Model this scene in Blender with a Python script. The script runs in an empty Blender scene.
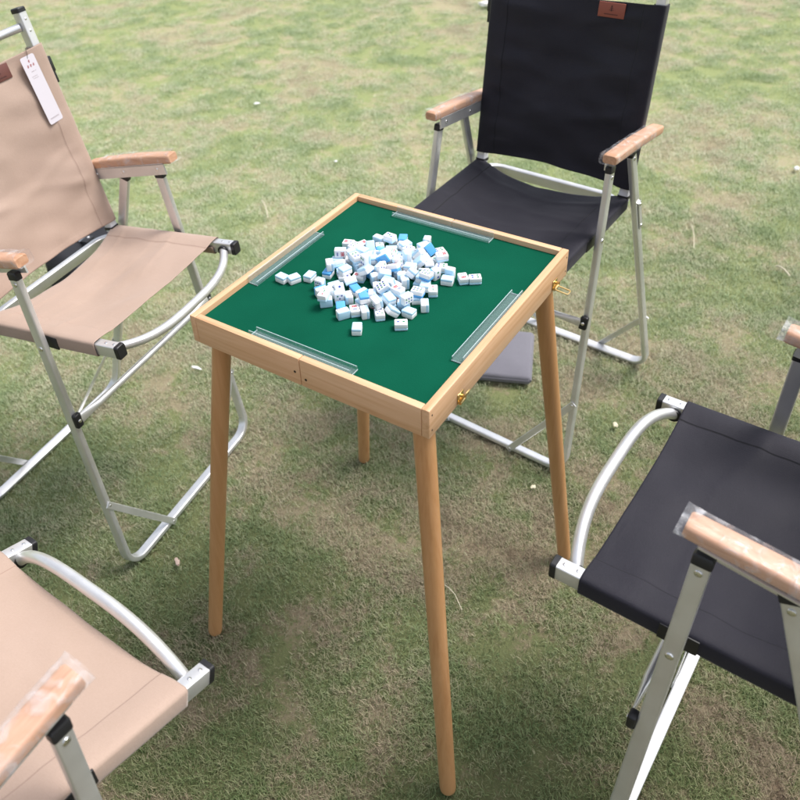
import bpy, bmesh, math, random
from mathutils import Vector, Matrix, Quaternion, noise
from math import sin, cos, pi, radians

random.seed(11)
sc = bpy.context.scene
COL = sc.collection
CAM = {'f': 825.62332, 'ppx': -50.676, 'ppy': -85.49463, 'cx': -0.10212, 'cy': -1.14856, 'cz': 1.62484, 'pitch': -0.62511, 'yaw': 0.03281, 'roll': -0.07383}
TAB = {'ty': 0.8899, 'th': 0.8571, 'ta': 0.9332}
CHAIR = {
 'base': {'xf': 0.2985, 'zf': 0.6242, 'yr': 0.2023, 'dfab': 0.0503, 'xh': -0.0807, 'zh': 0.6485, 'xa': 0.1315, 'ya': 0.224, 'za': 0.8467, 'xar': -0.1427, 'zar': 0.8037, 'xl': 0.0979, 'yl': 0.229, 'zl': 0.7937, 'xb': 0.1463, 'yb': 0.2722, 'xr': -0.0162, 'zr': 0.7871, 'xrb': -0.309, 'pf': 0.4236, 'rf': 0.1973, 'xt': -0.175, 'zt': 1.1592, 'tb': 0.0652, 'bow': 0.0272, 'bdz': 0.0251, 'ux': -0.0225, 'uz': -0.01, 'tf': 0.8622},
 'A': {'xf': -0.0129, 'zf': 0.0346, 'yr': 0.0023, 'dfab': 0.0044, 'xh': -0.0005, 'zh': -0.0244, 'xa': -0.0033, 'ya': -0.0024, 'za': 0.0033, 'xar': 0.016, 'zar': -0.0118, 'xl': -0.0111, 'yl': -0.0018, 'zl': -0.0023, 'xb': 0.0306, 'yb': -0.0114, 'xr': -0.0094, 'zr': -0.0177, 'xrb': 0.0083, 'pf': 0.0043, 'xt': -0.0176, 'zt': -0.0038, 'tb': -0.0069, 'bow': 0.0189, 'bdz': -0.0389, 'ux': 0.0022, 'uz': -0.003, 'tf': -0.0018, 'X': -0.6462, 'Y': 0.4608, 'W': -0.5386},
 'B': {'yr': -0.0055, 'xh': -0.0062, 'zh': -0.0059, 'xa': -0.0226, 'ya': -0.0047, 'za': -0.0038, 'xar': -0.0132, 'zar': 0.0118, 'xl': -0.0146, 'yl': -0.0121, 'zl': 0.0019, 'xb': 0.0586, 'yb': -0.0179, 'xr': -0.0154, 'zr': 0.0051, 'xrb': -0.0111, 'pf': 0.0237, 'rf': -0.0032, 'xt': 0.0246, 'zt': 0.0037, 'tb': 0.0052, 'ux': 0.0016, 'uz': -0.0028, 'X': 0.4281, 'Y': 0.6395, 'W': -2.3243},
 'C': {'xf': -0.01, 'zf': 0.0084, 'yr': 0.0032, 'dfab': -0.0089, 'zh': -0.0157, 'xa': 0.0029, 'ya': -0.0062, 'za': -0.0026, 'xl': 0.0084, 'yl': -0.01, 'zl': -0.001, 'xb': -0.0262, 'yb': 0.0548, 'xr': 0.025, 'zr': 0.0126, 'pf': -0.0301, 'rf': 0.0014, 'bow': 0.0004, 'bdz': 0.0175, 'X': 0.5385, 'Y': -0.4644, 'W': 2.4199},
 'D': {'xf': 0.0229, 'zf': -0.043, 'yr': -0.0092, 'dfab': -0.0007, 'xh': 0.0135, 'zh': 0.0461, 'xa': 0.0197, 'ya': 0.0025, 'za': 0.0032, 'xl': 0.0143, 'yl': 0.0019, 'zl': 0.0014, 'xb': -0.0703, 'yb': -0.0243, 'bow': -0.0256, 'bdz': 0.0381, 'X': -0.6654, 'Y': -0.625, 'W': 0.8757}
}
TILES = [
 (0.1029, -0.0099, 0.0065, 0.205, 0.0, 0.0, 0.979),
 (0.0283, 0.1329, 0.0065, 0.692, -0.0, 0.0, -0.722),
 (-0.0259, -0.0417, 0.0106, 0.705, -0.052, -0.705, -0.052),
 (0.099, 0.0286, 0.0065, 0.99, 0.0, -0.0, -0.143),
 (-0.0176, 0.0075, 0.0106, 0.058, -0.705, -0.058, -0.705),
 (-0.0205, 0.0289, 0.0106, 0.229, 0.669, 0.229, -0.669),
 (-0.0204, 0.0552, 0.0065, 0.28, -0.0, -0.0, -0.96),
 (0.0959, 0.0514, 0.0065, 0.451, 0.0, -0.0, 0.893),
 (-0.0688, 0.0436, 0.0065, 0.064, -0.0, 0.0, -0.998),
 (0.032, 0.0583, 0.0081, 0.562, 0.562, 0.43, 0.43),
 (0.11, 0.0046, 0.0106, 0.341, -0.62, -0.341, -0.62),
 (-0.0674, 0.1035, 0.0065, 0.653, -0.0, 0.0, -0.757),
 (-0.0514, -0.013, 0.0065, 0.578, 0.0, 0.0, 0.816),
 (-0.0193, -0.0888, 0.0065, 0.694, 0.0, 0.0, 0.72),
 (-0.0793, -0.0591, 0.0065, 0.709, -0.0, -0.0, 0.705),
 (-0.0338, 0.0853, 0.0081, 0.694, 0.694, 0.134, 0.134),
 (0.0276, -0.0907, 0.0065, 0.0, -0.342, -0.94, 0.0),
 (0.0402, 0.0805, 0.0065, 1.0, -0.0, -0.0, -0.025),
 (0.0857, 0.0083, 0.0106, 0.318, 0.632, -0.318, 0.632),
 (0.045, 0.1126, 0.0065, 0.98, 0.0, 0.0, -0.199),
 (0.0215, -0.0526, 0.0081, 0.661, 0.661, -0.251, -0.251),
 (0.0014, -0.0896, 0.0119, 0.354, 0.129, -0.925, 0.049),
 (-0.0206, -0.0618, 0.0081, 0.667, 0.667, -0.236, -0.236),
 (0.0035, 0.1391, 0.0081, 0.654, 0.654, -0.269, -0.269),
 (-0.0145, 0.0874, 0.0065, 0.0, -0.58, -0.815, 0.0),
 (-0.0548, 0.0784, 0.0065, 0.695, 0.0, -0.0, -0.719),
 (-0.0422, -0.0806, 0.0081, 0.522, 0.522, -0.477, -0.477),
 (0.1038, 0.0793, 0.0065, 0.994, 0.0, -0.0, 0.109),
 (0.041, 0.0388, 0.0081, 0.707, 0.707, 0.029, 0.029),
 (-0.0347, 0.1008, 0.0081, 0.075, 0.075, -0.703, -0.703),
 (0.0488, 0.0591, 0.0065, 0.549, -0.0, -0.0, -0.835),
 (0.0314, -0.0107, 0.0106, 0.037, 0.706, 0.037, -0.706),
 (-0.0296, 0.0693, 0.0065, 0.249, 0.0, 0.0, -0.969),
 (-0.0859, 0.0002, 0.0081, 0.108, -0.108, 0.699, -0.699),
 (-0.0966, -0.0207, 0.0106, 0.687, -0.166, 0.687, 0.166),
 (-0.0803, -0.034, 0.0106, 0.454, 0.542, -0.454, 0.542),
 (0.0216, -0.0705, 0.0081, 0.063, 0.063, 0.704, 0.704),
 (0.001, -0.0667, 0.0065, 0.736, -0.0, 0.0, -0.677),
 (0.0442, -0.0531, 0.0065, 0.0, -0.733, -0.68, -0.0),
 (-0.001, 0.051, 0.0081, 0.542, 0.542, 0.454, 0.454),
 (0.0231, 0.0279, 0.0065, 0.737, -0.0, 0.0, -0.676),
 (0.0279, 0.0042, 0.0106, 0.491, 0.509, -0.491, 0.509),
 (-0.0671, 0.0255, 0.0065, 1.0, -0.0, 0.0, -0.02),
 (0.076, 0.0484, 0.0128, 0.093, 0.492, 0.508, 0.701),
 (0.0786, 0.026, 0.0106, 0.511, 0.489, -0.511, 0.489),
 (0.0553, -0.0126, 0.0065, 0.861, 0.0, 0.0, 0.509),
 (0.022, 0.1011, 0.0065, 0.998, -0.0, 0.0, -0.07),
 (0.0603, 0.0806, 0.0065, 0.637, 0.0, -0.0, -0.771),
 (0.0807, 0.0871, 0.0065, 0.0, 0.783, 0.622, -0.0),
 (0.0742, -0.0371, 0.0065, 0.656, 0.0, 0.0, -0.755),
 (0.0097, -0.0336, 0.0065, 0.899, 0.0, -0.0, -0.438),
 (-0.0071, -0.0474, 0.0065, 0.999, -0.0, 0.0, 0.033),
 (-0.0146, 0.1117, 0.0123, 0.634, 0.31, -0.307, 0.639),
 (-0.1021, -0.0417, 0.0081, 0.007, 0.007, -0.707, -0.707),
 (-0.0165, -0.0217, 0.0106, 0.009, -0.707, 0.009, 0.707),
 (-0.0425, 0.0234, 0.0065, 0.979, 0.0, 0.0, -0.206),
 (-0.077, -0.0792, 0.0081, 0.112, 0.112, -0.698, -0.698),
 (0.0039, 0.0295, 0.0065, 0.025, -0.0, 0.0, -1.0),
 (-0.0277, 0.127, 0.0065, 0.25, -0.0, -0.0, -0.968),
 (0.051, 0.017, 0.0065, 0.922, -0.0, 0.0, -0.386),
 (-0.0439, -0.0527, 0.0065, 0.0, 0.479, 0.878, 0.0),
 (-0.0937, 0.0461, 0.0065, 0.0, -0.847, -0.532, 0.0),
 (0.047, 0.135, 0.0065, 0.616, 0.0, -0.0, -0.788),
 (-0.042, 0.0485, 0.0106, 0.142, -0.693, -0.142, -0.693),
 (0.0019, 0.0084, 0.0081, 0.359, 0.359, -0.609, -0.609),
 (0.0015, 0.0908, 0.0121, 0.22, -0.754, 0.536, 0.31),
 (0.0029, 0.1138, 0.0065, 0.718, 0.0, 0.0, 0.696),
 (-0.1093, 0.009, 0.0106, 0.626, 0.329, -0.626, 0.329),
 (0.022, 0.1232, 0.0195, 0.0, 0.933, -0.359, -0.0),
 (-0.0222, -0.0768, 0.0232, 0.381, -0.395, -0.661, 0.513),
 (0.047, -0.0547, 0.0195, 0.238, 0.0, 0.0, 0.971),
 (-0.065, -0.0355, 0.0081, 0.532, -0.532, 0.466, -0.466),
 (0.0846, 0.0679, 0.0221, 0.374, -0.775, 0.333, 0.385),
 (-0.0412, -0.0593, 0.0211, 0.058, 0.675, 0.734, -0.054),
 (-0.018, 0.0535, 0.0212, 0.082, 0.149, 0.985, -0.012),
 (0.0769, 0.0832, 0.0195, 0.0, 0.981, 0.196, -0.0),
 (-0.0691, 0.0866, 0.0211, 0.055, 0.055, 0.705, 0.705),
 (0.0157, 0.0161, 0.0252, 0.208, -0.094, 0.224, 0.948),
 (0.0176, 0.0498, 0.0205, 0.951, 0.014, -0.301, 0.07),
 (-0.0416, -0.0295, 0.0081, 0.229, 0.229, -0.669, -0.669),
 (0.0611, -0.0394, 0.0195, 0.0, 0.565, -0.825, -0.0),
 (-0.029, 0.0376, 0.0318, 0.687, 0.167, -0.687, 0.167),
 (-0.0084, -0.0405, 0.0265, 0.102, 0.27, 0.207, -0.935),
 (-0.0651, 0.0303, 0.0195, 0.961, -0.0, 0.0, 0.278),
 (-0.0039, 0.073, 0.0155, 0.06, 0.154, -0.365, 0.916),
 (-0.0499, 0.0707, 0.025, 0.46, -0.618, 0.341, 0.539),
 (-0.0447, 0.0535, 0.0277, 0.555, 0.0, 0.0, 0.832),
 (-0.0013, -0.0688, 0.0214, 0.009, -0.842, 0.534, 0.076),
 (-0.0711, 0.0612, 0.0131, 0.18, -0.114, 0.343, 0.915),
 (0.1027, 0.0445, 0.0195, 0.0, -0.04, 0.999, -0.0),
 (0.0254, -0.0761, 0.0243, 0.209, -0.209, 0.676, -0.675),
 (0.0485, 0.0716, 0.0213, 0.908, -0.037, 0.081, 0.41),
 (0.0874, 0.1113, 0.0106, 0.128, -0.695, 0.128, 0.695),
 (-0.0519, 0.1355, 0.0065, 0.0, -0.983, 0.182, -0.0),
 (0.0031, -0.0222, 0.0225, 0.569, 0.742, -0.302, -0.184),
 (-0.0045, 0.0237, 0.0226, 0.716, 0.538, 0.246, 0.37),
 (-0.0576, -0.0722, 0.0065, 0.736, -0.0, 0.0, -0.677),
 (0.0671, 0.0037, 0.0168, 0.815, 0.397, -0.329, -0.265),
 (-0.0577, 0.0062, 0.0124, 0.016, 0.128, -0.372, -0.919),
 (0.0149, -0.0501, 0.0227, 0.92, 0.0, 0.0, -0.393),
 (0.0198, 0.0779, 0.0128, 0.72, 0.327, 0.051, 0.61),
 (0.045, 0.0201, 0.0195, 0.21, -0.0, 0.0, 0.978),
 (-0.0437, 0.0969, 0.0227, 0.921, -0.0, -0.0, 0.389),
 (0.0446, -0.0023, 0.0234, 0.474, -0.307, 0.137, -0.814),
 (-0.1089, -0.0093, 0.0081, 0.127, -0.127, 0.696, -0.696),
 (0.0622, 0.0317, 0.0214, 0.408, 0.137, 0.902, 0.044),
 (0.0461, 0.0927, 0.0195, 0.0, -0.227, 0.974, -0.0),
 (0.025, 0.0324, 0.0256, 0.778, 0.147, 0.603, -0.101),
 (0.0425, 0.0439, 0.0268, 0.053, -0.705, -0.053, -0.705),
 (0.0607, -0.017, 0.0195, 0.959, -0.0, 0.0, -0.282),
 (-0.0898, 0.0492, 0.0211, 0.521, 0.521, -0.478, -0.478),
 (0.0149, -0.0154, 0.0081, 0.324, 0.324, 0.629, 0.629),
 (-0.1051, -0.0443, 0.0227, 0.843, 0.0, -0.0, 0.538),
 (-0.0785, -0.0151, 0.0124, 0.693, 0.295, 0.384, -0.533),
 (0.0546, -0.0776, 0.0081, 0.525, -0.525, -0.474, 0.474),
 (-0.0019, -0.0039, 0.0263, 0.095, -0.11, -0.604, -0.783),
 (0.0645, 0.0584, 0.0213, 0.37, 0.26, 0.854, -0.256),
 (0.065, -0.0277, 0.0325, 0.359, 0.0, 0.0, 0.933),
 (-0.0326, 0.0173, 0.0242, 0.903, -0.095, -0.264, -0.326),
 (-0.0308, 0.0812, 0.0227, 0.0, -0.401, -0.916, -0.0),
 (0.0019, 0.042, 0.0286, 0.278, -0.097, 0.7, 0.65),
 (0.0043, 0.0634, 0.0266, 0.31, 0.906, 0.268, 0.108),
 (-0.1732, 0.0436, 0.0065, 0.0, -0.385, -0.923, -0.0),
 (-0.1257, 0.0405, 0.0065, 0.0, 0.881, 0.473, -0.0),
 (-0.0755, 0.0816, 0.0065, 0.0, 0.991, -0.133, 0.0)
]
GR = [(0.2, (0.1, 0.072, 0.048)), (0.42, (0.285, 0.225, 0.145)), (0.55, (0.225, 0.215, 0.11)), (0.72, (0.145, 0.185, 0.068)), (0.95, (0.075, 0.125, 0.036))]
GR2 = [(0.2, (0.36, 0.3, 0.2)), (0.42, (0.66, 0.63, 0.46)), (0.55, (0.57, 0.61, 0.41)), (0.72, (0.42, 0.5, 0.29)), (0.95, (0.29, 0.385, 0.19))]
EXPO = 0.98


# ------------------------------------------------------------------ camera
CA, CB, CR = CAM['yaw'], CAM['pitch'], CAM['roll']
FWD = Vector((sin(CA)*cos(CB), cos(CA)*cos(CB), sin(CB)))
R0 = Vector((cos(CA), -sin(CA), 0)); U0 = R0.cross(FWD)
RGT = cos(CR)*R0 + sin(CR)*U0
UPV = -sin(CR)*R0 + cos(CR)*U0
EYE = Vector((CAM['cx'], CAM['cy'], CAM['cz']))
cd = bpy.data.cameras.new('camera'); cam = bpy.data.objects.new('camera', cd); COL.objects.link(cam)
m = Matrix((RGT, UPV, -FWD)).transposed().to_4x4(); m.translation = EYE
cam.matrix_world = m
cd.sensor_width = 36; cd.lens = CAM['f']/800*36
cd.shift_x = -CAM['ppx']/800; cd.shift_y = CAM['ppy']/800
cd.clip_start = .05; cd.clip_end = 2000
cd.dof.use_dof = True; cd.dof.focus_distance = 1.42; cd.dof.aperture_fstop = 6.3
sc.camera = cam

def at(x, y, z=0.):
    """point of the horizontal plane z that the photograph shows at pixel x, y"""
    d = FWD*CAM['f'] + RGT*(x-400-CAM['ppx']) + UPV*(400+CAM['ppy']-y)
    return EYE + d*((z-EYE.z)/d.z)

# ------------------------------------------------------------------ node helpers
def mat(name, color=(.5,.5,.5), rough=.6, metal=0., **kw):
    m = bpy.data.materials.new(name); m.use_nodes = True
    b = m.node_tree.nodes['Principled BSDF']
    b.inputs['Base Color'].default_value = (*color, 1)
    b.inputs['Roughness'].default_value = rough
    b.inputs['Metallic'].default_value = metal
    for k, v in kw.items(): b.inputs[k.replace('_', ' ')].default_value = v
    return m
class NT:
    def __init__(s, m): s.m = m; s.t = m.node_tree; s.b = s.t.nodes['Principled BSDF']
    def n(s, ty, **kw):
        o = s.t.nodes.new(ty)
        for k, v in kw.items():
            if k in ('operation', 'blend_type', 'data_type', 'noise_dimensions', 'attribute_name', 'attribute_type', 'wave_type', 'bands_direction', 'feature', 'interpolation_type'): setattr(o, k, v)
            else: o.inputs[k.replace('_', ' ')].default_value = v
        return o
    def l(s, a, b): s.t.links.new(a, b)
    def ramp(s, src, stops):
        r = s.t.nodes.new('ShaderNodeValToRGB'); e = r.color_ramp.elements
        while len(e) < len(stops): e.new(.5)
        for el, (p, c) in zip(e, stops):
            el.position = p; el.color = (*c, 1) if len(c) == 3 else c
        s.l(src, r.inputs[0]); return r.outputs[0]
    def coord(s, kind='Object', scale=(1,1,1)):
        tc = s.t.nodes.new('ShaderNodeTexCoord'); mp = s.t.nodes.new('ShaderNodeMapping')
        mp.inputs['Scale'].default_value = scale; s.l(tc.outputs[kind], mp.inputs[0]); return mp.outputs[0]
    def noise(s, vec, scale, detail=4, rough=.5, dist=0):
        n = s.n('ShaderNodeTexNoise', Scale=scale, Detail=detail, Roughness=rough, Distortion=dist)
        s.l(vec, n.inputs['Vector']); return n.outputs['Fac']
    def bump(s, h, strength=.3, dist=.001, prev=None):
        b = s.n('ShaderNodeBump', Strength=strength, Distance=dist); s.l(h, b.inputs['Height'])
        if prev: s.l(prev, b.inputs['Normal'])
        return b.outputs[0]

def fabric(name, c1, c2, rough=.85, sheen=.3):
    m = mat(name, c1, rough); t = NT(m)
    v = t.coord(); big = t.noise(v, 7, 3)
    fine = t.noise(v, 420, 2)
    mx = t.n('ShaderNodeMath', operation='ADD'); t.l(big, mx.inputs[0])
    f2 = t.n('ShaderNodeMath', operation='MULTIPLY'); t.l(fine, f2.inputs[0]); f2.inputs[1].default_value = .5; t.l(f2.outputs[0], mx.inputs[1])
    t.l(t.ramp(mx.outputs[0], [(.45, c1), (1.0, c2)]), t.b.inputs['Base Color'])
    vx = t.coord(scale=(900, 120, 900)); vy = t.coord(scale=(120, 900, 120))
    n1 = t.noise(vx, 1, 1); n2 = t.noise(vy, 1, 1)
    a = t.n('ShaderNodeMath', operation='ADD'); t.l(n1, a.inputs[0]); t.l(n2, a.inputs[1])
    b1 = t.bump(a.outputs[0], .35, .0006)
    b2 = t.bump(t.noise(v, 16, 3, .5, .6), .25, .004, b1)
    t.l(b2, t.b.inputs['Normal'])
    t.b.inputs['Sheen Weight'].default_value = sheen; t.b.inputs['Sheen Roughness'].default_value = .4
    t.b.inputs['Specular IOR Level'].default_value = .25
    return m

def wood(name, c1, c2, c3, axis=0, rough=.45, coat=0.):
    m = mat(name, c1, rough); t = NT(m)
    s = [26, 26, 26]; s[axis] = 1.6
    v = t.coord(scale=s); n = t.noise(v, 2.0, 6, .6, .9)
    s2 = [260, 260, 260]; s2[axis] = 6
    p = t.noise(t.coord(scale=s2), 1, 3, .6)
    a = t.n('ShaderNodeMath', operation='MULTIPLY_ADD'); t.l(p, a.inputs[0]); a.inputs[1].default_value = .35; t.l(n, a.inputs[2])
    t.l(t.ramp(a.outputs[0], [(.42, c3), (.62, c1), (.9, c2)]), t.b.inputs['Base Color'])
    t.l(t.bump(p, .25, .0006), t.b.inputs['Normal'])
    t.l(t.ramp(n, [(.2, (rough+.12,)*3), (.8, (rough-.06,)*3)]), t.b.inputs['Roughness'])
    t.b.inputs['Coat Weight'].default_value = coat; t.b.inputs['Coat Roughness'].default_value = .2
    return m

def alu(name, c=(.80,.80,.80), rough=.36):
    m = mat(name, c, rough, .75); t = NT(m)
    n = t.noise(t.coord(), 14, 5, .6); f = t.noise(t.coord(), 320, 2)
    t.l(t.ramp(n, [(.3, (rough-.06,)*3), (.75, (rough+.1,)*3)]), t.b.inputs['Roughness'])
    t.l(t.ramp(n, [(.3, tuple(x*.9 for x in c)), (.6, c)]), t.b.inputs['Base Color'])
    t.l(t.bump(f, .05, .0004), t.b.inputs['Normal'])
    return m

M = {}
M['alu'] = alu('brushed_aluminium')
M['alu_dull'] = alu('dull_aluminium', (.6,.61,.6), .45)
M['tan'] = fabric('tan_canvas', (.385,.280,.222), (.435,.322,.262))
M['tan_thread'] = mat('tan_thread', (.3,.2,.16), .9)
M['black'] = fabric('black_canvas', (.014,.0132,.0205), (.022,.0205,.029), .66, .12)
M['black_thread'] = mat('black_thread', (.006,.006,.009), .9)
M['plastic'] = mat('black_plastic', (.012,.012,.014), .42)
M['white_plastic'] = mat('white_plastic', (.7,.7,.72), .4)
M['arm_wood'] = wood('arm_wood', (.54,.30,.18), (.64,.39,.26), (.43,.215,.12), 0, .42)
M['frame_wood_x'] = wood('frame_wood_along', (.64,.385,.21), (.73,.47,.285), (.52,.28,.135), 0, .45)
M['frame_wood_y'] = wood('frame_wood_across', (.64,.385,.21), (.73,.47,.285), (.52,.28,.135), 1, .45)
M['leg_wood'] = wood('leg_wood', (.50,.255,.105), (.56,.30,.135), (.43,.205,.078), 2, .38, .25)
M['ply'] = wood('underside_board', (.4,.26,.15), (.46,.3,.18), (.3,.19,.1), 0, .7)
M['brass'] = mat('brass', (.72,.53,.24), .3, 1.0)
M['screw'] = mat('dark_screw', (.05,.045,.04), .5, .8)
M['steel'] = mat('rivet_steel', (.8,.8,.8), .22, 1.0)
M['leather_dark'] = mat('dark_brown_leather', (.13,.045,.035), .6)
M['leather_red'] = mat('red_brown_leather', (.28,.075,.045), .6)
M['emboss'] = mat('embossed_mark', (.05,.015,.012), .7)
M['paper'] = mat('tag_paper', (.62,.585,.63), .45)
M['ink_red'] = mat('red_ink', (.35,.05,.04), .6)
M['ink_grey'] = mat('grey_ink', (.45,.4,.42), .6)
M['nylon'] = fabric('black_nylon', (.012,.012,.014), (.02,.02,.024), .6, .1)
M['webbing'] = mat('grey_webbing', (.18,.2,.23), .7)
# green felt
def felt():
    m = mat('green_felt', (.003,.12,.075), .95); t = NT(m)
    v = t.coord(); n = t.noise(v, 9, 4); f = t.noise(v, 600, 2)
    t.l(t.ramp(n, [(.3, (.002,.068,.037)), (.75, (.003,.084,.046))]), t.b.inputs['Base Color'])
    t.l(t.bump(f, .4, .0006), t.b.inputs['Normal'])
    t.b.inputs['Sheen Weight'].default_value = .03; t.b.inputs['Sheen Tint'].default_value = (.2,.7,.5,1)
    t.b.inputs['Specular IOR Level'].default_value = .05
    return m
M['felt'] = felt()
# acrylic
m = mat('clear_acrylic', (.96,.98,1), .04); m.node_tree.nodes['Principled BSDF'].inputs['Transmission Weight'].default_value = .93
m.node_tree.nodes['Principled BSDF'].inputs['IOR'].default_value = 1.49
M['acrylic'] = m
def acrylic():
    m = bpy.data.materials.new('pale_clear_acrylic'); m.use_nodes = True; t = m.node_tree; t.nodes.clear()
    o = t.nodes.new('ShaderNodeOutputMaterial'); a = t.nodes.new('ShaderNodeMixShader'); tr = t.nodes.new('ShaderNodeBsdfTransparent'); tr.inputs[0].default_value = (.93,.97,.97,1)
    p = t.nodes.new('ShaderNodeBsdfPrincipled'); p.inputs['Base Color'].default_value = (.75,.84,.9,1); p.inputs['Roughness'].default_value = .08
    lw = t.nodes.new('ShaderNodeFresnel'); lw.inputs['IOR'].default_value = 1.5
    ad = t.nodes.new('ShaderNodeMath'); ad.operation = 'ADD'; ad.inputs[1].default_value = .045
    gm_ = t.nodes.new('ShaderNodeNewGeometry'); iv = t.nodes.new('ShaderNodeMath'); iv.operation = 'MULTIPLY_ADD'; iv.inputs[1].default_value = -1; iv.inputs[2].default_value = 1
    mu_ = t.nodes.new('ShaderNodeMath'); mu_.operation = 'MULTIPLY'; t.links.new(gm_.outputs['Backfacing'], iv.inputs[0]); t.links.new(iv.outputs[0], mu_.inputs[0]); t.links.new(lw.outputs[0], mu_.inputs[1])
    t.links.new(mu_.outputs[0], ad.inputs[0]); t.links.new(ad.outputs[0], a.inputs[0]); t.links.new(tr.outputs[0], a.inputs[1]); t.links.new(p.outputs[0], a.inputs[2]); t.links.new(a.outputs[0], o.inputs[0]); return m
M['acrylic'] = acrylic()
m = mat('acrylic_edge_glint', (.46,.56,.57), .15); M['edge_glint'] = m  # pale opaque colour painted in for the light caught by the rack edges
# plastic film
def film():
    m = bpy.data.materials.new('clear_film'); m.use_nodes = True; t = m.node_tree; t.nodes.clear()
    o = t.nodes.new('ShaderNodeOutputMaterial'); a = t.nodes.new('ShaderNodeMixShader'); tr = t.nodes.new('ShaderNodeBsdfTransparent')
    p = t.nodes.new('ShaderNodeBsdfPrincipled'); p.inputs['Base Color'].default_value = (.8,.82,.86,1); p.inputs['Roughness'].default_value = .16
    p.inputs['Specular IOR Level'].default_value = .9
    tc = t.nodes.new('ShaderNodeTexCoord'); n = t.nodes.new('ShaderNodeTexNoise'); n.inputs['Scale'].default_value = 38; n.inputs['Detail'].default_value = 5
    n.inputs['Distortion'].default_value = 1.2
    r = t.nodes.new('ShaderNodeMapRange'); r.inputs[1].default_value = .4; r.inputs[2].default_value = .72; r.inputs[1].default_value = .48; r.inputs[2].default_value = .74; r.inputs[3].default_value = .08; r.inputs[4].default_value = .5
    bm = t.nodes.new('ShaderNodeBump'); bm.inputs['Strength'].default_value = .8; bm.inputs['Distance'].default_value = .004
    t.links.new(tc.outputs['Object'], n.inputs['Vector']); t.links.new(n.outputs['Fac'], r.inputs[0]); t.links.new(n.outputs['Fac'], bm.inputs['Height'])
    t.links.new(bm.outputs[0], p.inputs['Normal']); t.links.new(r.outputs[0], a.inputs[0]); t.links.new(tr.outputs[0], a.inputs[1]); t.links.new(p.outputs[0], a.inputs[2])
    t.links.new(a.outputs[0], o.inputs[0]); return m
M['film'] = film()
# tiles
M['ivory'] = mat('white_tile', (.86,.86,.87), .22)
M['pale_blue'] = mat('pale_blue_tile_back', (.52,.74,.90), .2)
M['deep_blue'] = mat('bright_blue_tile_back', (.10,.38,.74), .22)
M['mark_red'] = mat('red_mark', (.55,.04,.06), .5)
M['mark_blue'] = mat('blue_mark', (.05,.09,.35), .5)
M['mark_green'] = mat('green_mark', (.03,.22,.1), .5)
M['litter_white'] = mat('litter_white', (.75,.75,.74), .7)
M['litter_tan'] = mat('litter_tan', (.6,.45,.37), .7)
M['litter_yellow'] = mat('litter_yellow', (.58,.53,.38), .7)
M['twig'] = mat('pale_straw', (.62,.56,.42), .8)
M['grey_pad'] = fabric('grey_pad_cloth', (.145,.14,.165), (.18,.175,.20), .8, .3)

# ------------------------------------------------------------------ mesh helpers
def link(name, me, ma, parent=None, sharp=35):
    for mm in (ma if isinstance(ma, (list, tuple)) else [ma]): me.materials.append(mm)
    me.shade_smooth()
    if sharp: me.set_sharp_from_angle(angle=radians(sharp))
    o = bpy.data.objects.new(name, me); COL.objects.link(o)
    if parent: o.parent = parent
    return o
def obj(name, bm, ma, parent=None, sharp=35):
    me = bpy.data.meshes.new(name); bmesh.ops.recalc_face_normals(bm, faces=bm.faces[:]); bm.to_mesh(me); bm.free()
    return link(name, me, ma, parent, sharp)
def thing(name, label, cat, loc=(0,0,0), rotz=0, group=None):
    o = bpy.data.objects.new(name, None); COL.objects.link(o); o.location = loc; o.rotation_euler = (0, 0, rotz)
    o.empty_display_size = .1; tag(o, label, cat, group); return o
def tag(o, label, cat, group=None):
    o['label'] = label; o['category'] = cat
    if group: o['group'] = group
    return o

def section(a, b, r, k=3):
    """rounded rectangle with half sizes a, b"""
    r = min(r, a*.999, b*.999); pts = []
    for cx, cy, a0 in ((a-r, b-r, 0), (-a+r, b-r, 90), (-a+r, -b+r, 180), (a-r, -b+r, 270)):
        for i in range(k+1):
            t = radians(a0 + 90*i/k); pts.append((cx + r*cos(t), cy + r*sin(t)))
    return pts
def sweep(bm, path, nrm, sec, caps=True, scale=None):
    """sec (list of (along nrm, in plane)) along path"""
    path = [Vector(p) for p in path]; rings = []
    for i, p in enumerate(path):
        t = (path[min(i+1, len(path)-1)] - path[max(i-1, 0)]).normalized()
        n = (Vector(nrm) - t*Vector(nrm).dot(t)).normalized(); b = t.cross(n)
        # mitre
        k = 1.
        if 0 < i < len(path)-1:
            c = (path[i+1]-path[i]).normalized().dot((path[i]-path[i-1]).normalized()); k = 1/math.sqrt(max(.2, (1+c)/2))
        s = scale[i] if scale else 1.
        rings.append([bm.verts.new(p + n*(x*s) + b*(y*k*s)) for x, y in sec])
    for r1, r2 in zip(rings, rings[1:]):
        for j in range(len(sec)): bm.faces.new((r1[j], r1[(j+1) % len(sec)], r2[(j+1) % len(sec)], r2[j]))
    if caps: bm.faces.new(rings[0][::-1]); bm.faces.new(rings[-1])
    return rings
def circ(r, k=14): return [(r*cos(2*pi*i/k), r*sin(2*pi*i/k)) for i in range(k)]
def fillet(pts, r, k=8):
    pts = [Vector(p) for p in pts]; out = [pts[0]]
    for a, b, c in zip(pts, pts[1:], pts[2:]):
        u = (a-b).normalized(); v = (c-b).normalized(); ang = u.angle(v); d = r/math.tan(ang/2)
        cen = b + (u+v).normalized()*(r/sin(ang/2)); p, q = b+u*d, b+v*d
        for i in range(k+1):
            t = i/k; x = (p-cen).slerp(q-cen, t) if hasattr(Vector, 'slerp') else (p-cen).lerp(q-cen, t)
            out.append(cen + x.normalized()*r)
    out.append(pts[-1]); return out
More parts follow.
